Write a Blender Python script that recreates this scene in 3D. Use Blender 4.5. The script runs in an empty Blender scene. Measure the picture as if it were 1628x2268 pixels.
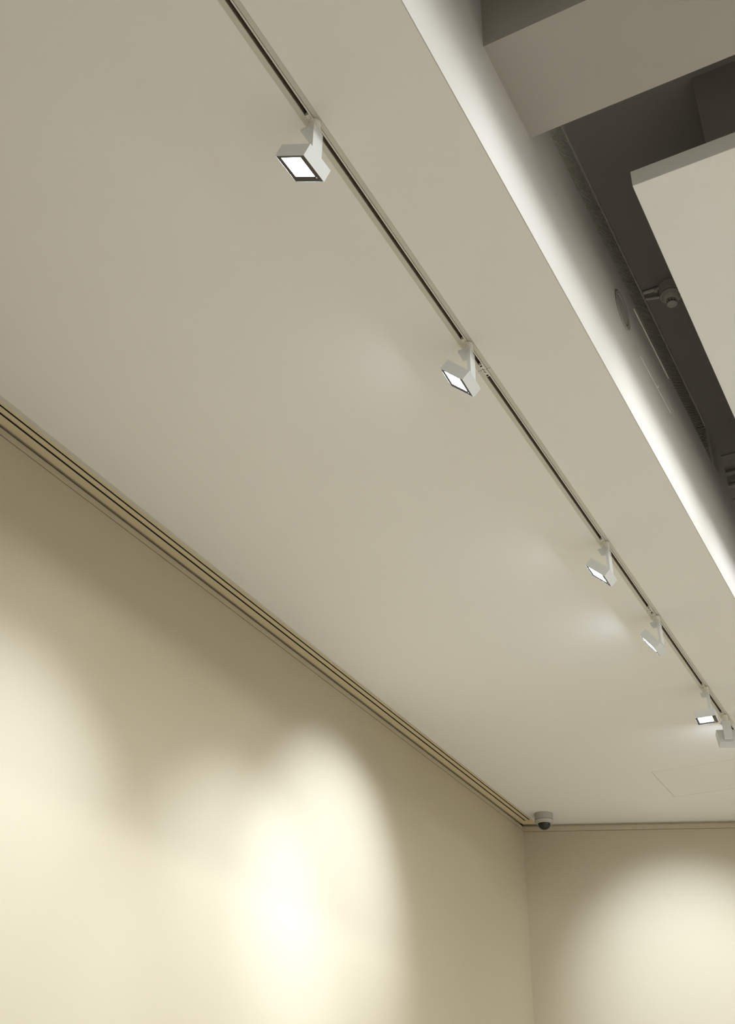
import bpy, bmesh, math, random
from mathutils import Vector, Matrix

sc = bpy.context.scene
col = sc.collection
S = 3.0            # metres per survey unit (one unit = height of the lower ceiling above the lens)
EYE = 1.6          # lens height above the floor


def W(x, y, z):
    """survey units (origin at the lens) -> metres in the room, floor at z = 0"""
    return Vector((x * S, y * S, z * S + EYE))


# ------------------------------------------------------------------ camera
cam_d = bpy.data.cameras.new('camera')
cam = bpy.data.objects.new('camera', cam_d)
col.objects.link(cam)
Rv, Uv, Fv = Vector((0.8781, 0.4781, 0.0201)), Vector((0.2480, -0.4906, 0.8353)), Vector((-0.4092, 0.7285, 0.5494))
Fv.normalize()
Rv = (Rv - Fv * Rv.dot(Fv)).normalized()
Uv = Rv.cross(Fv)
M = Matrix((Rv, Uv, -Fv)).transposed().to_4x4()
M.translation = Vector((0, 0, EYE))
cam.matrix_world = M
cam_d.sensor_fit = 'AUTO'
cam_d.sensor_width = 36.0
cam_d.lens = 39.94
cam_d.clip_start = 0.05
cam_d.clip_end = 100
sc.camera = cam

# ------------------------------------------------------------------ world, exposure
wd = bpy.data.worlds.new('world')
sc.world = wd
wd.use_nodes = True
wd.node_tree.nodes['Background'].inputs['Color'].default_value = (0.02, 0.02, 0.02, 1)
wd.node_tree.nodes['Background'].inputs['Strength'].default_value = 0.0
sc.view_settings.view_transform = 'Standard'
sc.view_settings.look = 'None'
sc.view_settings.gamma = 1.0
sc.view_settings.use_curve_mapping = False
sc.view_settings.exposure = 0.0
sc.cycles.use_denoising = True
sc.cycles.max_bounces = 12
sc.cycles.diffuse_bounces = 8
sc.cycles.sample_clamp_indirect = 4.0

LAMP_COL = (0.70, 0.80, 0.97)
FILL_COL = (0.97, 1.0, 0.975)
WASH_COL = (0.94, 0.97, 1.0)
LAMP_W = 310.0       # each track spotlight
SIDE_FILL_W = 4.5       # added side fill for the left wall
SPILL_W = 42.0      # the wide stray light round each beam
FILL_W = 148.0      # added fill for the general light level, outside the frame
WASH_W = 1.30       # wall washers lighting the upstand above the ceiling edge


def area_light(name, loc, direction, sx, sy, watt, colour, spread=math.pi):
    d = bpy.data.lights.new(name, 'AREA')
    d.shape = 'RECTANGLE'
    d.size, d.size_y = sx, sy
    d.energy = watt
    d.color = colour
    d.spread = spread
    o = bpy.data.objects.new(name, d)
    o.location = loc
    o.rotation_euler = Vector(direction).to_track_quat('-Z', 'Y').to_euler()
    col.objects.link(o)
    return o


# unseen fill lights added to raise the hall's general light (behind and to the right of the photographer)
for x, y, k in [(0.75, -0.5, .7), (0.75, 0.4, .75), (0.75, 1.3, 1.15), (0.75, 2.6, 1.5)]:
    area_light('fill_light', W(x, y, 1.19 if y < 2 else 0.99), (0, 0, -1), 1.0, 1.0, FILL_W * k, FILL_COL)
# side fill added outside the frame, grazing under the ceiling edge onto the left wall
for y in (0.75, 1.45, 2.15):
    area_light('side_fill_light', W(0.52, y, 1.185), (-1.0, 0, -0.60), 0.5, 0.20, SIDE_FILL_W, WASH_COL, math.radians(60))
# wall washers opposite the upstand: a row along the hall, aimed at it
for y, k in ((0.45, .35), (0.95, .8), (1.45, 1.3), (1.95, 1.7)):
    area_light('wall_washer_light', W(0.02, y, 1.185), (-0.30, 0, -0.160), 1.45, 0.05, WASH_W * k, WASH_COL, math.radians(33))


# ------------------------------------------------------------------ materials
def mat(name, rgb, rough=0.6, metal=0.0, noise=0.02, nscale=4.0, bump=0.0, bscale=250.0, spec=0.3, emit=None, estr=0.0):
    m = bpy.data.materials.new(name)
    m.use_nodes = True
    nt = m.node_tree
    b = nt.nodes['Principled BSDF']
    b.inputs['Roughness'].default_value = rough
    b.inputs['Metallic'].default_value = metal
    b.inputs['Specular IOR Level'].default_value = spec
    tc = nt.nodes.new('ShaderNodeTexCoord')
    nz = nt.nodes.new('ShaderNodeTexNoise')
    nz.inputs['Scale'].default_value = nscale
    nz.inputs['Detail'].default_value = 3
    nt.links.new(tc.outputs['Object'], nz.inputs['Vector'])
    mx = nt.nodes.new('ShaderNodeMix')
    mx.data_type = 'RGBA'
    mx.inputs[6].default_value = tuple(c * (1 - noise) for c in rgb) + (1,)
    mx.inputs[7].default_value = tuple(min(1, c * (1 + noise)) for c in rgb) + (1,)
    nt.links.new(nz.outputs['Fac'], mx.inputs[0])
    nt.links.new(mx.outputs[2], b.inputs['Base Color'])
    if bump:
        n2 = nt.nodes.new('ShaderNodeTexNoise')
        n2.inputs['Scale'].default_value = bscale
        nt.links.new(tc.outputs['Object'], n2.inputs['Vector'])
        bp = nt.nodes.new('ShaderNodeBump')
        bp.inputs['Strength'].default_value = bump
        bp.inputs['Distance'].default_value = 0.001
        nt.links.new(n2.outputs['Fac'], bp.inputs['Height'])
        nt.links.new(bp.outputs['Normal'], b.inputs['Normal'])
    if emit:
        b.inputs['Emission Color'].default_value = tuple(emit) + (1,)
        b.inputs['Emission Strength'].default_value = estr
    return m


M_WALL = mat('wall_paint_beige', (0.475, 0.414, 0.297), 0.75, noise=.01, bump=0.06)
M_CEIL = mat('ceiling_paint_offwhite', (0.86, 0.845, 0.80), 0.85, noise=.008, bump=0.05)
M_UP = mat('upstand_paint_white', (0.58, 0.56, 0.53), 0.6, bump=0.05)
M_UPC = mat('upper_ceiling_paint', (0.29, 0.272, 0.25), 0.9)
M_RAFT = mat('raft_paint', (0.88, 0.865, 0.82), 0.85)
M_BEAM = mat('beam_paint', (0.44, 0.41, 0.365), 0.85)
M_HALL = mat('hall_wall_grey', (0.40, 0.385, 0.36), 0.8)
M_FLOOR = mat('floor_stone', (0.40, 0.38, 0.35), 0.5, noise=0.12, nscale=2.0)
M_DIFF = mat('diffuser_paint_tan', (0.74, 0.64, 0.42), 0.6)
M_BEAD = mat('plaster_bead', (0.70, 0.66, 0.58), 0.85)
M_DARK = mat('dark_void', (0.035, 0.028, 0.02), 0.9)
M_TRACK = mat('track_paint_grey', (0.62, 0.60, 0.53), 0.5)
M_TRACKIN = mat('track_inside', (0.34, 0.30, 0.24), 0.5)
M_COPPER = mat('track_conductor', (0.30, 0.24, 0.18), 0.4, metal=0.3)
M_TRIB = mat('track_rib_pale', (0.75, 0.72, 0.65), 0.45)
M_LAMP = mat('lamp_body_white', (0.69, 0.708, 0.705), 0.45)
M_ADAPT = mat('adapter_plastic_white', (0.74, 0.72, 0.65), 0.5)
M_BEZEL = mat('lamp_reflector_dark', (0.075, 0.065, 0.052), 0.45, spec=.4)
M_LENS = mat('lamp_lens_lit', (0.9, 0.9, 0.9), 0.4, emit=LAMP_COL, estr=50.0)
M_CAMB = mat('camera_body_grey', (0.43, 0.42, 0.38), 0.5)
M_CAMR = mat('camera_ring_grey', (0.50, 0.48, 0.43), 0.45)
M_DOME = mat('camera_dome_smoked', (0.018, 0.015, 0.013), 0.06, spec=0.6)
M_CAMEYE = mat('camera_lens_black', (0.05, 0.045, 0.04), 0.25)
M_PLAST = mat('detector_plastic', (0.62, 0.60, 0.53), 0.5)
M_GRILL = mat('grille_metal', (0.56, 0.54, 0.49), 0.6)
M_BACK = mat('grille_backing', (0.16, 0.15, 0.135), 0.8)
M_COVER = mat('cover_disc_grey', (0.32, 0.305, 0.28), 0.6)
M_CORN = mat('cornice_plaster', (0.36, 0.345, 0.31), 0.85)
M_LIP = mat('strip_pale', (0.86, 0.84, 0.78), 0.35)


# ------------------------------------------------------------------ mesh helpers
def add_box(bm, a, b):
    xs, ys, zs = zip(a, b)
    v = [bm.verts.new((xs[i], ys[j], zs[k])) for i in (0, 1) for j in (0, 1) for k in (0, 1)]
    for f in ((0, 1, 3, 2), (4, 6, 7, 5), (0, 4, 5, 1), (2, 3, 7, 6), (0, 2, 6, 4), (1, 5, 7, 3)):
        bm.faces.new([v[i] for i in f])
    return v


def ubox(bm, x0, x1, y0, y1, z0, z1):
    """box given in survey units"""
    return add_box(bm, W(min(x0, x1), min(y0, y1), min(z0, z1)), W(max(x0, x1), max(y0, y1), max(z0, z1)))


def add_prism(bm, prof, p0, p1, ax_u, ax_v):
    """closed profile [(u,v)...] extruded from p0 to p1"""
    a = [bm.verts.new(Vector(p0) + Vector(ax_u) * u + Vector(ax_v) * v) for u, v in prof]
    b = [bm.verts.new(Vector(p1) + Vector(ax_u) * u + Vector(ax_v) * v) for u, v in prof]
    n = len(prof)
    for i in range(n):
        bm.faces.new((a[i], a[(i + 1) % n], b[(i + 1) % n], b[i]))
    bm.faces.new(a[::-1])
    bm.faces.new(b)


def add_lathe(bm, prof, origin, ax_u, ax_v, ax_n, seg=40):
    """profile [(r, h)...] turned round the axis ax_n through origin"""
    rings = []
    o = Vector(origin)
    for r, h in prof:
        if r < 1e-6:
            rings.append([bm.verts.new(o + Vector(ax_n) * h)])
        else:
            rings.append([bm.verts.new(o + Vector(ax_n) * h + Vector(ax_u) * r * math.cos(2 * math.pi * k / seg)
                                       + Vector(ax_v) * r * math.sin(2 * math.pi * k / seg)) for k in range(seg)])
    for a, b in zip(rings, rings[1:]):
        for k in range(seg):
            k2 = (k + 1) % seg
            if len(a) == 1 and len(b) == 1:
                continue
            if len(a) == 1:
                bm.faces.new((a[0], b[k2], b[k]))
            elif len(b) == 1:
                bm.faces.new((a[k], a[k2], b[0]))
            else:
                bm.faces.new((a[k], a[k2], b[k2], b[k]))


def obj(name, bm, m, parent=None, bevel=0.0, smooth=False, kind=None):
    bmesh.ops.recalc_face_normals(bm, faces=bm.faces)
    me = bpy.data.meshes.new(name)
    bm.to_mesh(me)
    bm.free()
    me.materials.append(m)
    o = bpy.data.objects.new(name, me)
    col.objects.link(o)
    if smooth:
        for p in me.polygons:
            p.use_smooth = True
        e = o.modifiers.new('edge', 'EDGE_SPLIT')
        e.split_angle = math.radians(35)
    if bevel:
        b = o.modifiers.new('bevel', 'BEVEL')
        b.width = bevel
        b.segments = 2
        b.limit_method = 'ANGLE'
    if parent:
        o.parent = parent
        o.matrix_parent_inverse = parent.matrix_world.inverted() if parent.type != 'EMPTY' else Matrix.Identity(4)
    if kind:
        o['kind'] = kind
    return o


def thing(name, label, cat, loc, rotz=0.0, group=None):
    o = bpy.data.objects.new(name, None)
    o.empty_display_size = 0.05
    col.objects.link(o)
    o.location = loc
    o.rotation_euler = (0, 0, rotz)
    o['label'] = label
    o['category'] = cat
    if group:
        o['group'] = group
    return o


def local(bm, root):
    """mesh built in room coordinates -> the empty's own coordinates (unrotated empties)"""
    bmesh.ops.translate(bm, verts=bm.verts, vec=-root.location)
    return bm


def tag(o, label, cat, group=None):
    o['label'] = label
    o['category'] = cat
    if group:
        o['group'] = group
    return o


def slab_with_holes(bm, rect, holes, mk):
    """cells of a rectangle (u0,u1,v0,v1) without the holes; mk(bm,u0,u1,v0,v1) makes one cell"""
    us = sorted({rect[0], rect[1]} | {c for h in holes for c in h[:2] if rect[0] < c < rect[1]})
    vs = sorted({rect[2], rect[3]} | {c for h in holes for c in h[2:] if rect[2] < c < rect[3]})
    for a, b in zip(us, us[1:]):
        for c, d in zip(vs, vs[1:]):
            m_, n_ = (a + b) / 2, (c + d) / 2
            if any(h[0] < m_ < h[1] and h[2] < n_ < h[3] for h in holes):
                continue
            mk(bm, a, b, c, d)


def B():
    return bmesh.new()


# ------------------------------------------------------------------ key survey numbers (units)
XL = -1.1085          # left wall
XE = -0.2924          # edge of the lower ceiling = face of the upstand
XR = 1.30             # right wall
YB = -1.30            # back wall
ZU = 1.412            # upper ceiling
ZF = -EYE / S         # floor
FX0, FY0 = -1.0337, 2.9109          # far wall at the ceiling: a point and its direction (22 deg off square)
FD = Vector((0.9298, 0.3680))
FN = Vector((-FD.y, FD.x))          # away from the room


def far_y(x):
    return FY0 + (x - FX0) / FD.x * FD.y


# ------------------------------------------------------------------ room shell
bm = B(); ubox(bm, XL - .05, XR + .05, YB - .05, 4.2, ZF - .04, ZF)
obj('floor', bm, M_FLOOR, kind='structure')

SEAM = 0.9825
bm = B(); ubox(bm, XL - .05, XL, YB - .05, far_y(XL) + .02, ZF, SEAM)
obj('wall_left', bm, M_WALL, kind='structure')


def far_slab(bm, x0, x1, z0, z1, off, th):
    """a slab of the far wall between two x, its face `off` metres behind the wall plane"""
    p0 = W(x0, far_y(x0), 0)
    p1 = W(x1, far_y(x1), 0)
    n = Vector((FN.x, FN.y, 0))
    vs = []
    for z in (z0, z1):
        zz = z * S + EYE
        for p, t in ((p0, off), (p1, off), (p1, off + th), (p0, off + th)):
            q = p + n * t
            vs.append(bm.verts.new((q.x, q.y, zz)))
    for f in ((3, 2, 1, 0), (4, 5, 6, 7), (0, 1, 5, 4), (1, 2, 6, 5), (2, 3, 7, 6), (3, 0, 4, 7)):
        bm.faces.new([vs[i] for i in f])


bm = B(); far_slab(bm, XL, XR, ZF, 0.9795, 0.0, 0.15)
obj('wall_far', bm, M_WALL, kind='structure')
bm = B(); ubox(bm, XR, XR + .05, YB - .05, 4.2, ZF, ZU)
obj('wall_right', bm, M_HALL, kind='structure')
bm = B(); ubox(bm, XL - .05, XR + .05, YB - .05, YB, ZF, ZU)
obj('wall_back', bm, M_HALL, kind='structure')

# head of the left wall: recessed reveal, then a thin board above the seam
bm = B()
ubox(bm, XL - .05, XL - .0050, YB, far_y(XL) + .01, SEAM - .001, 1.0)      # reveal back
obj('trim_1', bm, M_WALL, kind='structure')
bm = B()
ubox(bm, XL - .0045, XL + .0006, YB, far_y(XL) - .0008, SEAM + .0011, 0.9935)  # board
obj('trim_2', bm, M_WALL, kind='structure')
# the same on the far wall
bm = B(); far_slab(bm, XL, XR, 0.9780, 1.0, 0.016, 0.15)
obj('trim_3', bm, M_WALL, kind='structure')
bm = B(); far_slab(bm, XL + .0006, XR, 0.9805, 0.9935, -0.0015, 0.0115)
tr4 = obj('trim_4', bm, M_WALL, kind='structure')
bm = B()
for k in range(20):
    x = XL + .02 + k * 0.0435
    c = W(x, far_y(x), 0.9929) - Vector((FN.x, FN.y, 0)) * 0.0030
    add_lathe(bm, [(0, 0), (.0018, 0), (.0018, .003), (0, .003)], c, (FD.x, FD.y, 0), (0, 0, 1), (FN.x, FN.y, 0), 8)
obj('screw_head', bm, M_DARK, tr4, kind='stuff')

# lower ceiling: one plasterboard sheet with gaps for the track and the access hatch
TX0, TX1 = -0.4479, -0.4294
HX0, HX1, HY0, HY1 = -0.6788, -0.4560, 2.6450, 2.8410
bm = B()
slab_with_holes(bm, (-1.0705, XE - .001, YB, 3.6), [(TX0, TX1, YB, 3.05), (HX0, HX1, HY0, HY1)],
                lambda bm, a, b, c, d: ubox(bm, a, b, c, d, 1.0, 1.03))
bm2 = bm
ubox(bm2, TX0 - .004, TX1 + .004, YB, 3.06, 1.03, 1.036)             # over the track
ubox(bm2, HX0 - .02, HX1 + .006, HY0 - .02, HY1 + .02, 1.0301, 1.036)   # over the hatch
obj('ceiling', bm2, M_CEIL, kind='structure')

bm = B(); ubox(bm, XL - .05, -1.0707, YB, 3.6, 1.022, 1.03)                 # board over the slot diffuser
obj('trim_5', bm, M_CEIL, kind='structure')

# access hatch
t = thing('access_hatch', 'flush square access hatch in the ceiling near the far wall, right of the dome camera', 'hatch',
          W((HX0 + HX1) / 2, (HY0 + HY1) / 2, 1.0))
g = 0.0011
bm = B(); ubox(bm, HX0 + g, HX1 - g, HY0 + g, HY1 - g, 1.0001, 1.006)
obj('panel', local(bm, t), M_CEIL, t)
bm = B(); ubox(bm, HX0, HX1, HY0, HY1, 1.0062, 1.0295)
obj('frame', local(bm, t), M_BEAD, t)

# upstand above the ceiling edge (face x = XE), with the grille recess and a niche
GY0, GY1, GZ0, GZ1 = 0.925, 1.890, 1.3070, 1.402
NY0, NY1, NZ0 = 1.9080, 1.9600, 1.3190
bm = B()
slab_with_holes(bm, (YB, 2.075, 1.03, ZU), [(GY0, GY1, GZ0, GZ1), (NY0, NY1, NZ0, ZU)],
                lambda bm, a, b, c, d: ubox(bm, XE - .02, XE, a, b, c, d))
ubox(bm, XE - .045, XE - .02, YB, 2.075, 1.03, ZU)
ubox(bm, XE - .0009, XE, YB, 2.075, 1.0, 1.03)
obj('wall_upstand', bm, M_UP, kind='structure')

# upper ceiling
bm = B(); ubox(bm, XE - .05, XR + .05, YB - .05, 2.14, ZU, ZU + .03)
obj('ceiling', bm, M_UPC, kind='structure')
# far wall of the upper void, and the rest of the lower ceiling behind it
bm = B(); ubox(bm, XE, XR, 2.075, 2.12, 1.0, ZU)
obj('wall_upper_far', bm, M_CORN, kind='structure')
bm = B(); ubox(bm, XE, XR + .05, 2.12, 4.2, 1.0, 1.03)
obj('ceiling', bm, M_CEIL, kind='structure')
bm = B(); ubox(bm, XE, XR + .05, 4.15, 4.2, ZF, 1.0)
obj('wall_end', bm, M_HALL, kind='structure')

# cornice across the upper far wall
bm = B()
cor = [(0, 0), (.180, 0), (.180, -.012), (.168, -.020), (.150, -.034), (.128, -.060), (.112, -.078), (.112, -.088), (.126, -.094),
       (.126, -.104), (.098, -.112), (.098, -.150), (.086, -.156), (.086, -.166), (.098, -.172), (.098, -.184),
       (.070, -.192), (.052, -.215), (.040, -.235), (.034, -.240), (.034, -.252), (.0, -.262)]
add_prism(bm, cor, W(XE, 2.075, ZU), W(XR, 2.075, ZU), (0, -1, 0), (0, 0, 1))
tag(obj('cornice', bm, M_CORN), 'stepped plaster cornice across the dark upper far wall', 'cornice')

# beam, raft, box
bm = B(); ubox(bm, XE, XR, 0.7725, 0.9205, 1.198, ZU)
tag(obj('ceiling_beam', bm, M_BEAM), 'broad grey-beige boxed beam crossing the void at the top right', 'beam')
bm = B(); ubox(bm, -0.2015, XR, 1.0572, 2.00, 1.200, 1.2285)
tag(obj('ceiling_raft', bm, M_RAFT, bevel=0.002), 'large pale flat panel hung below the dark upper ceiling', 'panel')
bm = B(); ubox(bm, -0.2015, XR, YB, 0.62, 1.200, 1.2285)  # second panel, out of view, added to keep light out of the void
tag(obj('ceiling_raft', bm, M_RAFT, bevel=0.002), 'unseen flat panel added overhead, near side of the boxed beam, to darken the void', 'panel')
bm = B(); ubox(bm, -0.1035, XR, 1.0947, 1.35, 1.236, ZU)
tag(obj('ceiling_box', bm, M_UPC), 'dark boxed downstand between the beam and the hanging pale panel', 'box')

# ------------------------------------------------------------------ slanting-bar grille
t = thing('ventilation_grille', 'long dark diagonal-bar grille along the top of the upstand', 'grille', W(XE, (GY0 + GY1) / 2, (GZ0 + GZ1) / 2))
bm = B(); ubox(bm, XE - .0195, XE - .0185, GY0, GY1, GZ0, GZ1)
obj('backing', local(bm, t), M_BACK, t)
bm = B()
w_ = .0035
ubox(bm, XE - .004, XE - .0004, GY0, GY1, GZ0, GZ0 + w_)
ubox(bm, XE - .004, XE - .0004, GY0, GY1, GZ1 - w_, GZ1)
ubox(bm, XE - .004, XE - .0004, GY0, GY0 + w_, GZ0 + w_, GZ1 - w_)
ubox(bm, XE - .004, XE - .0004, GY1 - w_, GY1, GZ0 + w_, GZ1 - w_)
obj('frame', local(bm, t), M_GRILL, t)
bm = B()
za, zb = GZ0 + w_, GZ1 - w_
run = (zb - za) / math.tan(math.radians(36))
bw = .0030
tn = math.tan(math.radians(36))
ye, ys = GY1 - w_, GY0 + w_
y = ys - run
while y + bw < ye:
    a_, b_ = y, y + bw
    lo = [(a_, za), (b_, za)] if a_ >= ys else [(ys, za + (ys - a_) * tn), (ys, max(za, za + (ys - b_) * tn))]
    hi = [(b_ + run, zb), (a_ + run, zb)] if b_ + run <= ye else [(ye, za + (ye - b_) * tn), (ye, min(zb, za + (ye - a_) * tn))]
    y += .0052
    if lo[0][1] >= zb or hi[0][1] <= za:
        continue
    q = lo + hi
    v = [bm.verts.new(W(xx, yy, zz)) for xx in (XE - .0040, XE - .0012) for yy, zz in q]
    for f in ((0, 1, 2, 3), (7, 6, 5, 4), (0, 4, 5, 1), (1, 5, 6, 2), (2, 6, 7, 3), (3, 7, 4, 0)):
        bm.faces.new([v[i] for i in f])
obj('slat', local(bm, t), M_GRILL, t, kind='stuff')

# round flush cover on the upstand
t = thing('round_cover', 'round grey flush cover with a rim, set in the upstand below the grille', 'cover', W(XE, 1.2984, 1.2178))
rr = .0328 * S
bm = B()
add_lathe(bm, [(rr, .0), (rr, .005), (rr * .97, .008), (rr * .80, .006), (rr * .76, .002), (rr * .76, 0)], (0, 0, 0), (0, 1, 0), (0, 0, 1), (1, 0, 0), 64)
obj('rim', bm, M_COVER, t, smooth=True)
bm = B()
add_lathe(bm, [(0, .0035), (rr * .70, .0035), (rr * .72, .0005)], (0, 0, 0), (0, 1, 0), (0, 0, 1), (1, 0, 0), 64)
obj('disc', bm, M_COVER, t, smooth=True)
bm = B()
add_lathe(bm, [(rr * .70, .0002), (rr * .78, .0002)], (0, 0, 0), (0, 1, 0), (0, 0, 1), (1, 0, 0), 64)
obj('gap', bm, M_DARK, t)


# thin pale lips on the upstand
def lip(name, y0, z0, y1, z1, w, d, label):
    bm = B()
    a, b = W(XE, y0, z0), W(XE, y1, z1)
    up = (b - a).cross(Vector((1, 0, 0))).normalized()
    add_prism(bm, [(0, -w / 2), (d, -w / 2), (d, w / 2), (0, w / 2)], a, b, (1, 0, 0), up)
    return tag(obj(name, bm, M_LIP), label, 'strip')


lip('edge_strip', 1.3814, 1.2911, 1.5793, 1.2933, .004, .004, 'thin bright strip on the upstand just below the grille')
lip('edge_strip', 1.3799, 1.1897, 1.5532, 1.1976, .0025, .002, 'faint thin strip low on the upstand, above the white glow')
bm = B(); ubox(bm, XE, XE + .0012, 1.4760, 1.4800, 1.1990, 1.2040)
tag(obj('clip', bm, M_LIP, bevel=.0008), 'tiny pale clip beside the lower thin strip', 'clip')

# ------------------------------------------------------------------ slot diffuser along the left wall
DY0, DY1 = YB + .02, 2.871
t = thing('slot_diffuser', 'long tan two-slot air diffuser between the beige wall and the ceiling', 'diffuser', W(-1.09, 1.4, 1.0))
A0, A1, A2, A3, A4, A5 = -1.0705, -1.0754, -1.0791, -1.0889, -1.0923, -1.1074
SE = 2.8515
for x0, x1 in ((A1, A0), (A5, A4)):
    bm = B(); ubox(bm, x0, x1, DY0, SE, .9990, .9996)
    obj('flange', local(bm, t), M_DIFF, t, bevel=.0003)
bm = B()
add_prism(bm, [((A3) * S, .9996 * S), ((A3 + .0030) * S, .9990 * S), (A2 * S, .9990 * S), (A2 * S, .9999 * S), (A3 * S, 1.0006 * S)],
          (0, DY0 * S, EYE), (0, SE * S, EYE), (1, 0, 0), (0, 0, 1))
obj('centre_bar', local(bm, t), M_DIFF, t, bevel=.0003)
bm = B()
q_ = [(A5, SE), (A0, SE), (A0, far_y(A0) - .002), (A5, far_y(A5) - .002)]
va, vb_ = [bm.verts.new(W(x, y, .9990)) for x, y in q_], [bm.verts.new(W(x, y, .9996)) for x, y in q_]
bm.faces.new(va[::-1]); bm.faces.new(vb_)
for i in range(4):
    bm.faces.new((va[i], va[(i + 1) % 4], vb_[(i + 1) % 4], vb_[i]))
obj('end_plate', local(bm, t), M_DIFF, t)
for x0, x1 in ((A2, A1), (A4, A3)):
    bm = B()
    ubox(bm, x0 - .0006, x1 + .0006, DY0, SE, 1.010, 1.012)
    obj('slot_back', local(bm, t), M_DARK, t)
for x0, x1, s_ in ((A2, A1, 1), (A4, A3, 1)):
    bm = B()
    ubox(bm, x0 - .001, x0, DY0, SE, .9999, 1.010)
    ubox(bm, x1, x1 + .001, DY0, SE, .9999, 1.010)
    obj('blade', local(bm, t), M_DARK, t)
# shadow-gap liner between diffuser and wall
bm = B(); ubox(bm, XL - .004, A5 + .0001, DY0, DY1, 1.0002, 1.004)
obj('liner', local(bm, t), M_WALL, t)

# tapered plaster filler beside the diffuser
bm = B()
pts = [(-1.0707, -.3), (-1.0700, 2.35), (-1.0697, 2.35), (-1.0608, .84), (-1.0570, -.3)]
v0 = [bm.verts.new(W(x, y, .9994)) for x, y in pts]
v1 = [bm.verts.new(W(x, y, 1.0)) for x, y in pts]
bm.faces.new(v0[::-1]); bm.faces.new(v1)
for i in range(5):
    bm.faces.new((v0[i], v0[(i + 1) % 5], v1[(i + 1) % 5], v1[i]))
tag(obj('filler_strip', bm, M_BEAD), 'tapering grey plaster strip between the ceiling and the tan diffuser', 'strip')

# ------------------------------------------------------------------ recessed lighting track
X_ = dict(fl0=-0.4479, sl0=-0.4418, sl1=-0.4368, rb1=-0.4353, gp1=-0.4347, fl1=-0.4294)


def track(y0, y1, label):
    t = thing('lighting_track', label, 'track', W(-0.4393, (y0 + y1) / 2, 1.0), 0, 'recessed lighting track lengths in line')
    for a, b in ((X_['fl0'] + .0002, X_['sl0']), (X_['gp1'], X_['fl1'] - .0002)):
        bm = B(); ubox(bm, a, b, y0, y1, .9997, 1.0012)
        obj('flange', local(bm, t), M_TRACK, t)
    bm = B(); ubox(bm, X_['sl1'], X_['rb1'], y0, y1, .9988, 1.004)
    obj('rib', local(bm, t), M_TRIB, t)
    bm = B()
    ubox(bm, X_['sl0'] - .003, X_['gp1'] + .003, y0, y1, 1.0125, 1.0140)
    ubox(bm, X_['sl0'] - .003, X_['sl0'] - .0012, y0, y1, 1.0012, 1.0125)
    ubox(bm, X_['gp1'] + .0012, X_['gp1'] + .003, y0, y1, 1.0012, 1.0125)
    ubox(bm, X_['sl1'], X_['rb1'], y0, y1, 1.0041, 1.0125)
    obj('channel', local(bm, t), M_TRACKIN, t)
    for zz in (1.0045, 1.0075):
        bm = B(); ubox(bm, X_['sl0'] - .0012, X_['sl0'] - .0004, y0, y1, zz, zz + .0010)
        obj('conductor', local(bm, t), M_COPPER, t)
    bm = B(); ubox(bm, X_['sl0'] + .0016, X_['sl0'] + .0026, y0, y1, 1.0116, 1.0124)
    obj('conductor', local(bm, t), M_COPPER, t)
    return t


J1, J2 = 1.0910, 1.8460
track(YB + .01, J1 - .0004, 'nearest length of grey recessed track, holding the two largest spotlights')
track(J1 + .0004, J2 - .0004, 'middle length of grey recessed track, holding the single third spotlight')
track(J2 + .0004, 3.04, 'farthest length of grey recessed track, holding the small spotlights at the right edge')


def connector(yc, half, label):
    t = thing('track_connector', label, 'connector', W(-0.4393, yc, 1.0))
    x0, x1 = X_['sl0'] + .0002, X_['sl1'] - .0002
    bm = B(); ubox(bm, x0, x1, yc - half, yc + half, .9990, 1.0030)
    obj('plate', local(bm, t), M_ADAPT, t, bevel=.0006)
    for s_ in (-1, 1):
        bm = B()
        add_lathe(bm, [(0, 0), (.0045, 0), (.0045, -.0012), (.0030, -.0016), (0, -.0010)], W((x0 + x1) / 2, yc + s_ * half * .78, .9990), (1, 0, 0), (0, 1, 0), (0, 0, 1), 16)
        obj('screw', local(bm, t), M_DARK, t)
    for k, s_ in enumerate((-.28, -.12, .12, .28)):
        bm = B()
        ubox(bm, x0 + .001 + .0008 * (k % 2), x0 + .0026 + .0008 * (k % 2), yc + half * s_ - .0008, yc + half * s_ + .0008, .99885, .9990)
        obj('mark', local(bm, t), M_DARK, t)
    return t


connector(1.0925, .0135, 'small white connector joining the track just beyond the second spotlight')
connector(1.8430, .0110, 'small white connector joining the track just before the fourth spotlight')

# ------------------------------------------------------------------ track spotlights
HW, HH, HD = 0.1170, 0.1238, 0.0455        # head: across, along, deep
FP, ZP, TC, NC = -0.0075, -0.1611, 0.0295, 0.0333


def rotY(v, th):
    """head frame (t, s, n) -> lamp frame (f, s, z)"""
    t_, s_, n_ = v
    return Vector((math.sin(th) * t_ + math.cos(th) * n_ + FP, s_, math.cos(th) * t_ - math.sin(th) * n_ + ZP))


def hbox(bm, t0, t1, s0, s1, n0, n1, th):
    v = [bm.verts.new(rotY((a, b, c), th)) for a in (t0, t1) for b in (s0, s1) for c in (n0, n1)]
    for f in ((0, 1, 3, 2), (4, 6, 7, 5), (0, 4, 5, 1), (2, 3, 7, 6), (0, 2, 6, 4), (1, 5, 7, 3)):
        bm.faces.new([v[i] for i in f])


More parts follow.
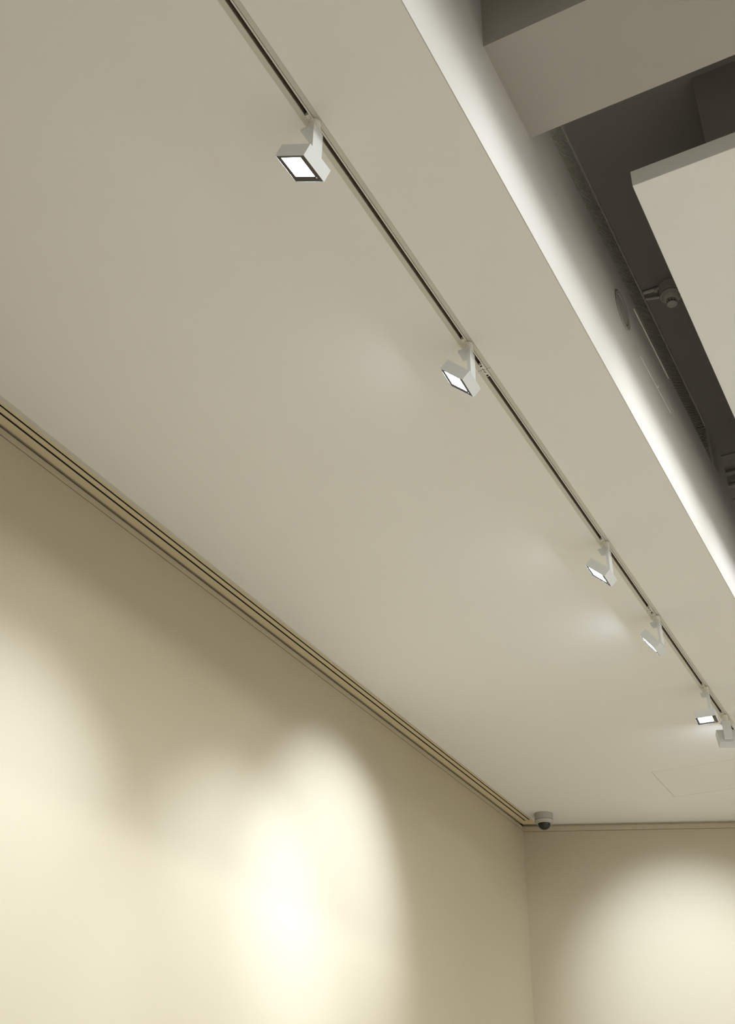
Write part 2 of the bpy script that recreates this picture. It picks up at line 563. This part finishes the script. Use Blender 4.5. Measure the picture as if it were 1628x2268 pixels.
def lamp(y, yaw, tilt, label, lift=6, power=1.0):
    # local frame: +x = aiming direction (f), z up, y = s ; f = (-cos yaw, sin yaw)
    rot = math.pi - yaw
    t = thing('track_spotlight', label, 'spotlight', W(-0.4365, y, 1.0), rot, 'white box spotlights on the ceiling track')
    ss = -1.0          # local +y is the opposite of s
    th = math.radians(tilt)
    # adapter in the track and collar
    bm = B()
    a_ = Matrix.Rotation(-rot, 4, 'Z')
    for sx0, sx1, sy0, sy1, z0, z1 in ((-.0150, -.0012, -.036, .046, -.0040, .012),):
        vs = add_box(bm, (sx0, sy0, z0), (sx1, sy1, z1))
    bmesh.ops.transform(bm, matrix=a_, verts=bm.verts)
    obj('adapter', bm, M_ADAPT, t, bevel=.0012)
    bm = B()
    add_lathe(bm, [(0, -.0042), (.0180, -.0042), (.0190, -.007), (.0190, -.020), (.0172, -.022), (.0172, -.026), (.0190, -.028), (.0190, -.0435), (.0182, -.0455), (0, -.0455)],
              (0, 0, 0), (1, 0, 0), (0, 1, 0), (0, 0, 1), 40)
    obj('collar', bm, M_ADAPT, t, smooth=True)
    bm = B()
    vs = add_box(bm, (-.006, -.0235, -.018), (.004, -.0178, -.006))
    bmesh.ops.transform(bm, matrix=a_, verts=bm.verts)
    obj('locking_lever', bm, M_ADAPT, t, bevel=.0012)
    # bracket (horizontal) and arm (vertical)
    bm = B(); add_box(bm, (-.0020, -.0275, -.0570), (.0335, .0275, -.0460))
    obj('bracket', bm, M_LAMP, t, bevel=.0008)
    bm = B(); add_box(bm, (-.0160, -.0265, -.1750), (-.0022, .0265, -.0460))
    obj('arm', bm, M_LAMP, t, bevel=.0008)
    # hinge between arm and head
    bm = B()
    add_lathe(bm, [(0, -.017), (.0075, -.017), (.0075, .017), (0, .017)], (FP + .0040, 0, ZP + .001), (1, 0, 0), (0, 0, 1), (0, 1, 0), 20)
    obj('hinge', bm, M_LAMP, t, smooth=True)
    # head: hollow box, open at the lens side
    t0, t1 = TC - HH / 2, TC + HH / 2
    n0, n1 = NC - HD / 2, NC + HD / 2
    s0, s1 = -HW / 2, HW / 2
    k = .0013
    bm = B()
    hbox(bm, t0, t1, s0, s1, n0, n0 + .036, th)
    hbox(bm, t0, t0 + k, s0, s1, n0 + .036, n1, th)
    hbox(bm, t1 - k, t1, s0, s1, n0 + .036, n1, th)
    hbox(bm, t0 + k, t1 - k, s0, s0 + k, n0 + .036, n1, th)
    hbox(bm, t0 + k, t1 - k, s1 - k, s1, n0 + .036, n1, th)
    head = obj('head', bm, M_LAMP, t)
    # aperture: s from .09 to .82 of the face (s- side first), t from .14 to .80 seen from the t+ side
    ls0, ls1 = s0 + .10 * HW, s0 + .81 * HW
    lt0, lt1 = t1 - .81 * HH, t1 - .13 * HH
    # local y = -s
    ls0, ls1 = -ls1, -ls0
    bm = B()
    nb0, nb1 = n1 - .0016, n1 - .0008
    e = .0004
    # bezel plate: sloping funnel from the rim to the lens window
    outer = [(t0 + k + e, s0 + k + e), (t1 - k - e, s0 + k + e), (t1 - k - e, s1 - k - e), (t0 + k + e, s1 - k - e)]
    inner = [(lt0, ls0), (lt1, ls0), (lt1, ls1), (lt0, ls1)]
    vo = [bm.verts.new(rotY((a, b, nb1), th)) for a, b in outer]
    vi = [bm.verts.new(rotY((a, b, nb0), th)) for a, b in inner]
    for i in range(4):
        bm.faces.new((vo[i], vo[(i + 1) % 4], vi[(i + 1) % 4], vi[i]))
    vb = [bm.verts.new(rotY((a, b, nb0 - .002), th)) for a, b in inner]
    for i in range(4):
        bm.faces.new((vi[i], vi[(i + 1) % 4], vb[(i + 1) % 4], vb[i]))
    obj('bezel', bm, M_BEZEL, head)
    bm = B(); hbox(bm, lt0 + e, lt1 - e, ls0 + e, ls1 - e, nb0 - .0055, nb0 - .0010, th)
    obj('lens', bm, M_LENS, head)
    bm = B(); hbox(bm, t0 + .016, t0 + .020, -(s0 + .865 * HW), -(s0 + .825 * HW), nb1 - .004, nb1 + .0012, th)
    obj('clip', bm, M_LIP, head)
    for o_ in list(t.children_recursive):
        if o_.parent is head:
            o_.matrix_parent_inverse = Matrix.Identity(4)
    # the light itself, just outside the lens
    ld = bpy.data.lights.new('spotlight_beam', 'SPOT')
    ld.energy = LAMP_W * power
    ld.color = LAMP_COL
    ld.spot_size = math.radians(54)
    ld.spot_blend = 1.0
    ld.shadow_soft_size = .022
    lo = bpy.data.objects.new('spotlight_beam', ld)
    col.objects.link(lo)
    lo.parent = t
    lo.location = rotY(((lt0 + lt1) / 2, (ls0 + ls1) / 2, n1 + .024), th)
    ta = th - math.radians(lift)          # asymmetric reflector: the beam leaves a little above the lens normal
    dn = Vector((math.cos(ta), 0, -math.sin(ta)))
    lo.rotation_euler = dn.to_track_quat('-Z', 'Y').to_euler()
    # the wide stray light of the same lens
    l2 = bpy.data.lights.new('spotlight_spill', 'SPOT')
    l2.energy = SPILL_W
    l2.color = LAMP_COL
    l2.spot_size = math.radians(92)
    l2.spot_blend = 1.0
    l2.shadow_soft_size = .022
    so = bpy.data.objects.new('spotlight_spill', l2)
    col.objects.link(so)
    so.parent = t
    so.location = lo.location
    tb = th + math.radians(8)
    so.rotation_euler = Vector((math.cos(tb), 0, -math.sin(tb))).to_track_quat('-Z', 'Y').to_euler()
    return t


R_ = math.radians
lamp(0.6440, R_(1.3), 60.6, 'largest white box spotlight, nearest on the track, tilted steeply down to the wall', 0, .85)
lamp(1.0343, R_(-3.2), 46.2, 'second white box spotlight from the top, beside the nearer track connector', 4)
lamp(1.5838, R_(-1.2), 46.0, 'third white box spotlight, halfway along the track, alone on its length', 4, .9)
lamp(1.8722, R_(0.4), 36.2, 'fourth white box spotlight, lens almost edge-on, just after the far connector', 7, 1.1)
lamp(2.2168, R_(-4.9), 90.6, 'small white box spotlight facing straight down near the right edge')
lamp(2.3754, R_(66.0), 28.4, 'farthest white box spotlight, turned away so only its back shows', 1)

# ------------------------------------------------------------------ dome camera
c = W(-1.0264, 2.8241, 1.0)
t = thing('dome_camera', 'grey dome security camera on the ceiling in the far corner by the diffuser', 'camera', c)
u, v, n = (1, 0, 0), (0, 1, 0), (0, 0, 1)
bm = B()
add_lathe(bm, [(0, 0), (.0735, 0), (.0735, -.006), (.0725, -.0065), (.0725, -.052), (0, -.052)], (0, 0, 0), u, v, n, 64)
obj('base', bm, M_CAMB, t, smooth=True)
bm = B()
add_lathe(bm, [(.0715, -.0535), (.0735, -.056), (.0725, -.066), (.066, -.077), (.053, -.0815), (.050, -.080), (.050, -.0535)], (0, 0, 0), u, v, n, 64)
obj('cover_ring', bm, M_CAMR, t, smooth=True)
bm = B()
pr = [(.0495, -.070), (.0495, -.083)] + [(.0490 * math.cos(a), -.083 - .043 * math.sin(a)) for a in [i * math.pi / 2 / 12 for i in range(1, 12)]] + [(0, -.126)]
add_lathe(bm, pr, (0, 0, 0), u, v, n, 64)
dome = obj('dome', bm, M_DOME, t, smooth=True)
bm = B()
d_ = (W(0, 0, 0) - c).normalized()
side = d_.cross(Vector((0, 0, 1))).normalized()
add_lathe(bm, [(.012, .0), (.012, .0475), (.009, .049), (0, .0485)], (0, 0, -.085), side, d_.cross(side), d_, 24)
obj('lens', bm, M_CAMEYE, t, smooth=True)
for k in range(3):
    a = -1.9 + k * 2.094
    bm = B()
    add_lathe(bm, [(0, -.0745), (.0035, -.0745), (.0035, -.078), (0, -.0785)], (.0645 * math.cos(a), .0645 * math.sin(a), .001), u, v, n, 12)
    obj('screw', bm, M_DARK, t)

# ------------------------------------------------------------------ smoke detector
c = W(-0.2485, 1.4850, ZU)
t = thing('smoke_detector', 'round smoke detector on the dark upper ceiling beside the hanging panel', 'detector', c)
bm = B()
add_lathe(bm, [(0, 0), (.056, 0), (.056, -.050), (.050, -.056), (0, -.056)], (0, 0, 0), u, v, n, 48)
obj('base', bm, M_PLAST, t, smooth=True)
bm = B()
add_lathe(bm, [(.052, -.0565), (.0555, -.058), (.0560, -.068), (.0520, -.0740), (.048, -.0745), (.048, -.0565)], (0, 0, 0), u, v, n, 48)
obj('ring', bm, M_CAMR, t, smooth=True)
bm = B()
add_lathe(bm, [(.047, -.0735), (.0445, -.082), (.033, -.098), (.030, -.100), (0, -.100)], (0, 0, 0), u, v, n, 48)
obj('body', bm, M_PLAST, t, smooth=True)
bm = B()
add_lathe(bm, [(0, -.1005), (.0215, -.1005), (.0215, -.1195), (0, -.1195)], (0, 0, 0), u, v, n, 32)
obj('chamber', bm, M_DARK, t, smooth=True)
for k in range(12):
    a = k * math.pi / 6
    bm = B()
    add_prism(bm, [(.0235, -.0018), (.0275, -.0018), (.0275, .0018), (.0235, .0018)], (0, 0, -.1202), (0, 0, -.1002),
              (math.cos(a), math.sin(a), 0), (-math.sin(a), math.cos(a), 0))
    obj('rib', bm, M_PLAST, t)
bm = B()
add_lathe(bm, [(.0235, -.1085), (.0278, -.1085), (.0278, -.1110), (.0235, -.1110), (.0235, -.1085)], (0, 0, 0), u, v, n, 32)
obj('guard_ring', bm, M_PLAST, t, smooth=True)
bm = B()
add_lathe(bm, [(0, -.1205), (.0270, -.1205), (.0265, -.1260), (.0200, -.1290), (.012, -.1290), (.011, -.1280), (0, -.1280)], (0, 0, 0), u, v, n, 32)
obj('cap', bm, M_CAMR, t, smooth=True)
# two conduits from the detector base to the grille
xw = W(XE, 0, 0).x
for dy, dz, r in ((-.020, -.010, .010), (.046, -.016, .008)):
    bm = B()
    L0 = xw - c.x + .001
    add_lathe(bm, [(0, 0), (r, 0), (r, 1), (0, 1)], (0, 0, 0), (0, 1, 0), (0, 0, 1), (1, 0, 0), 20)
    for vv in bm.verts:
        f_ = vv.co.x
        vv.co = Vector((L0 + (-.030 - L0) * f_, vv.co.y + dy + (0 if f_ else (-.004 if dy < 0 else -.026)), vv.co.z + dz))
    obj('conduit', bm, M_PLAST, t, smooth=True)
bm = B()
add_lathe(bm, [(0, -.074), (.0145, -.074), (.0145, -.058), (0, -.058)], (0, -.0205, -.0125), (0, 1, 0), (0, 0, 1), (1, 0, 0), 20)
obj('coupler', bm, M_CAMR, t, smooth=True)
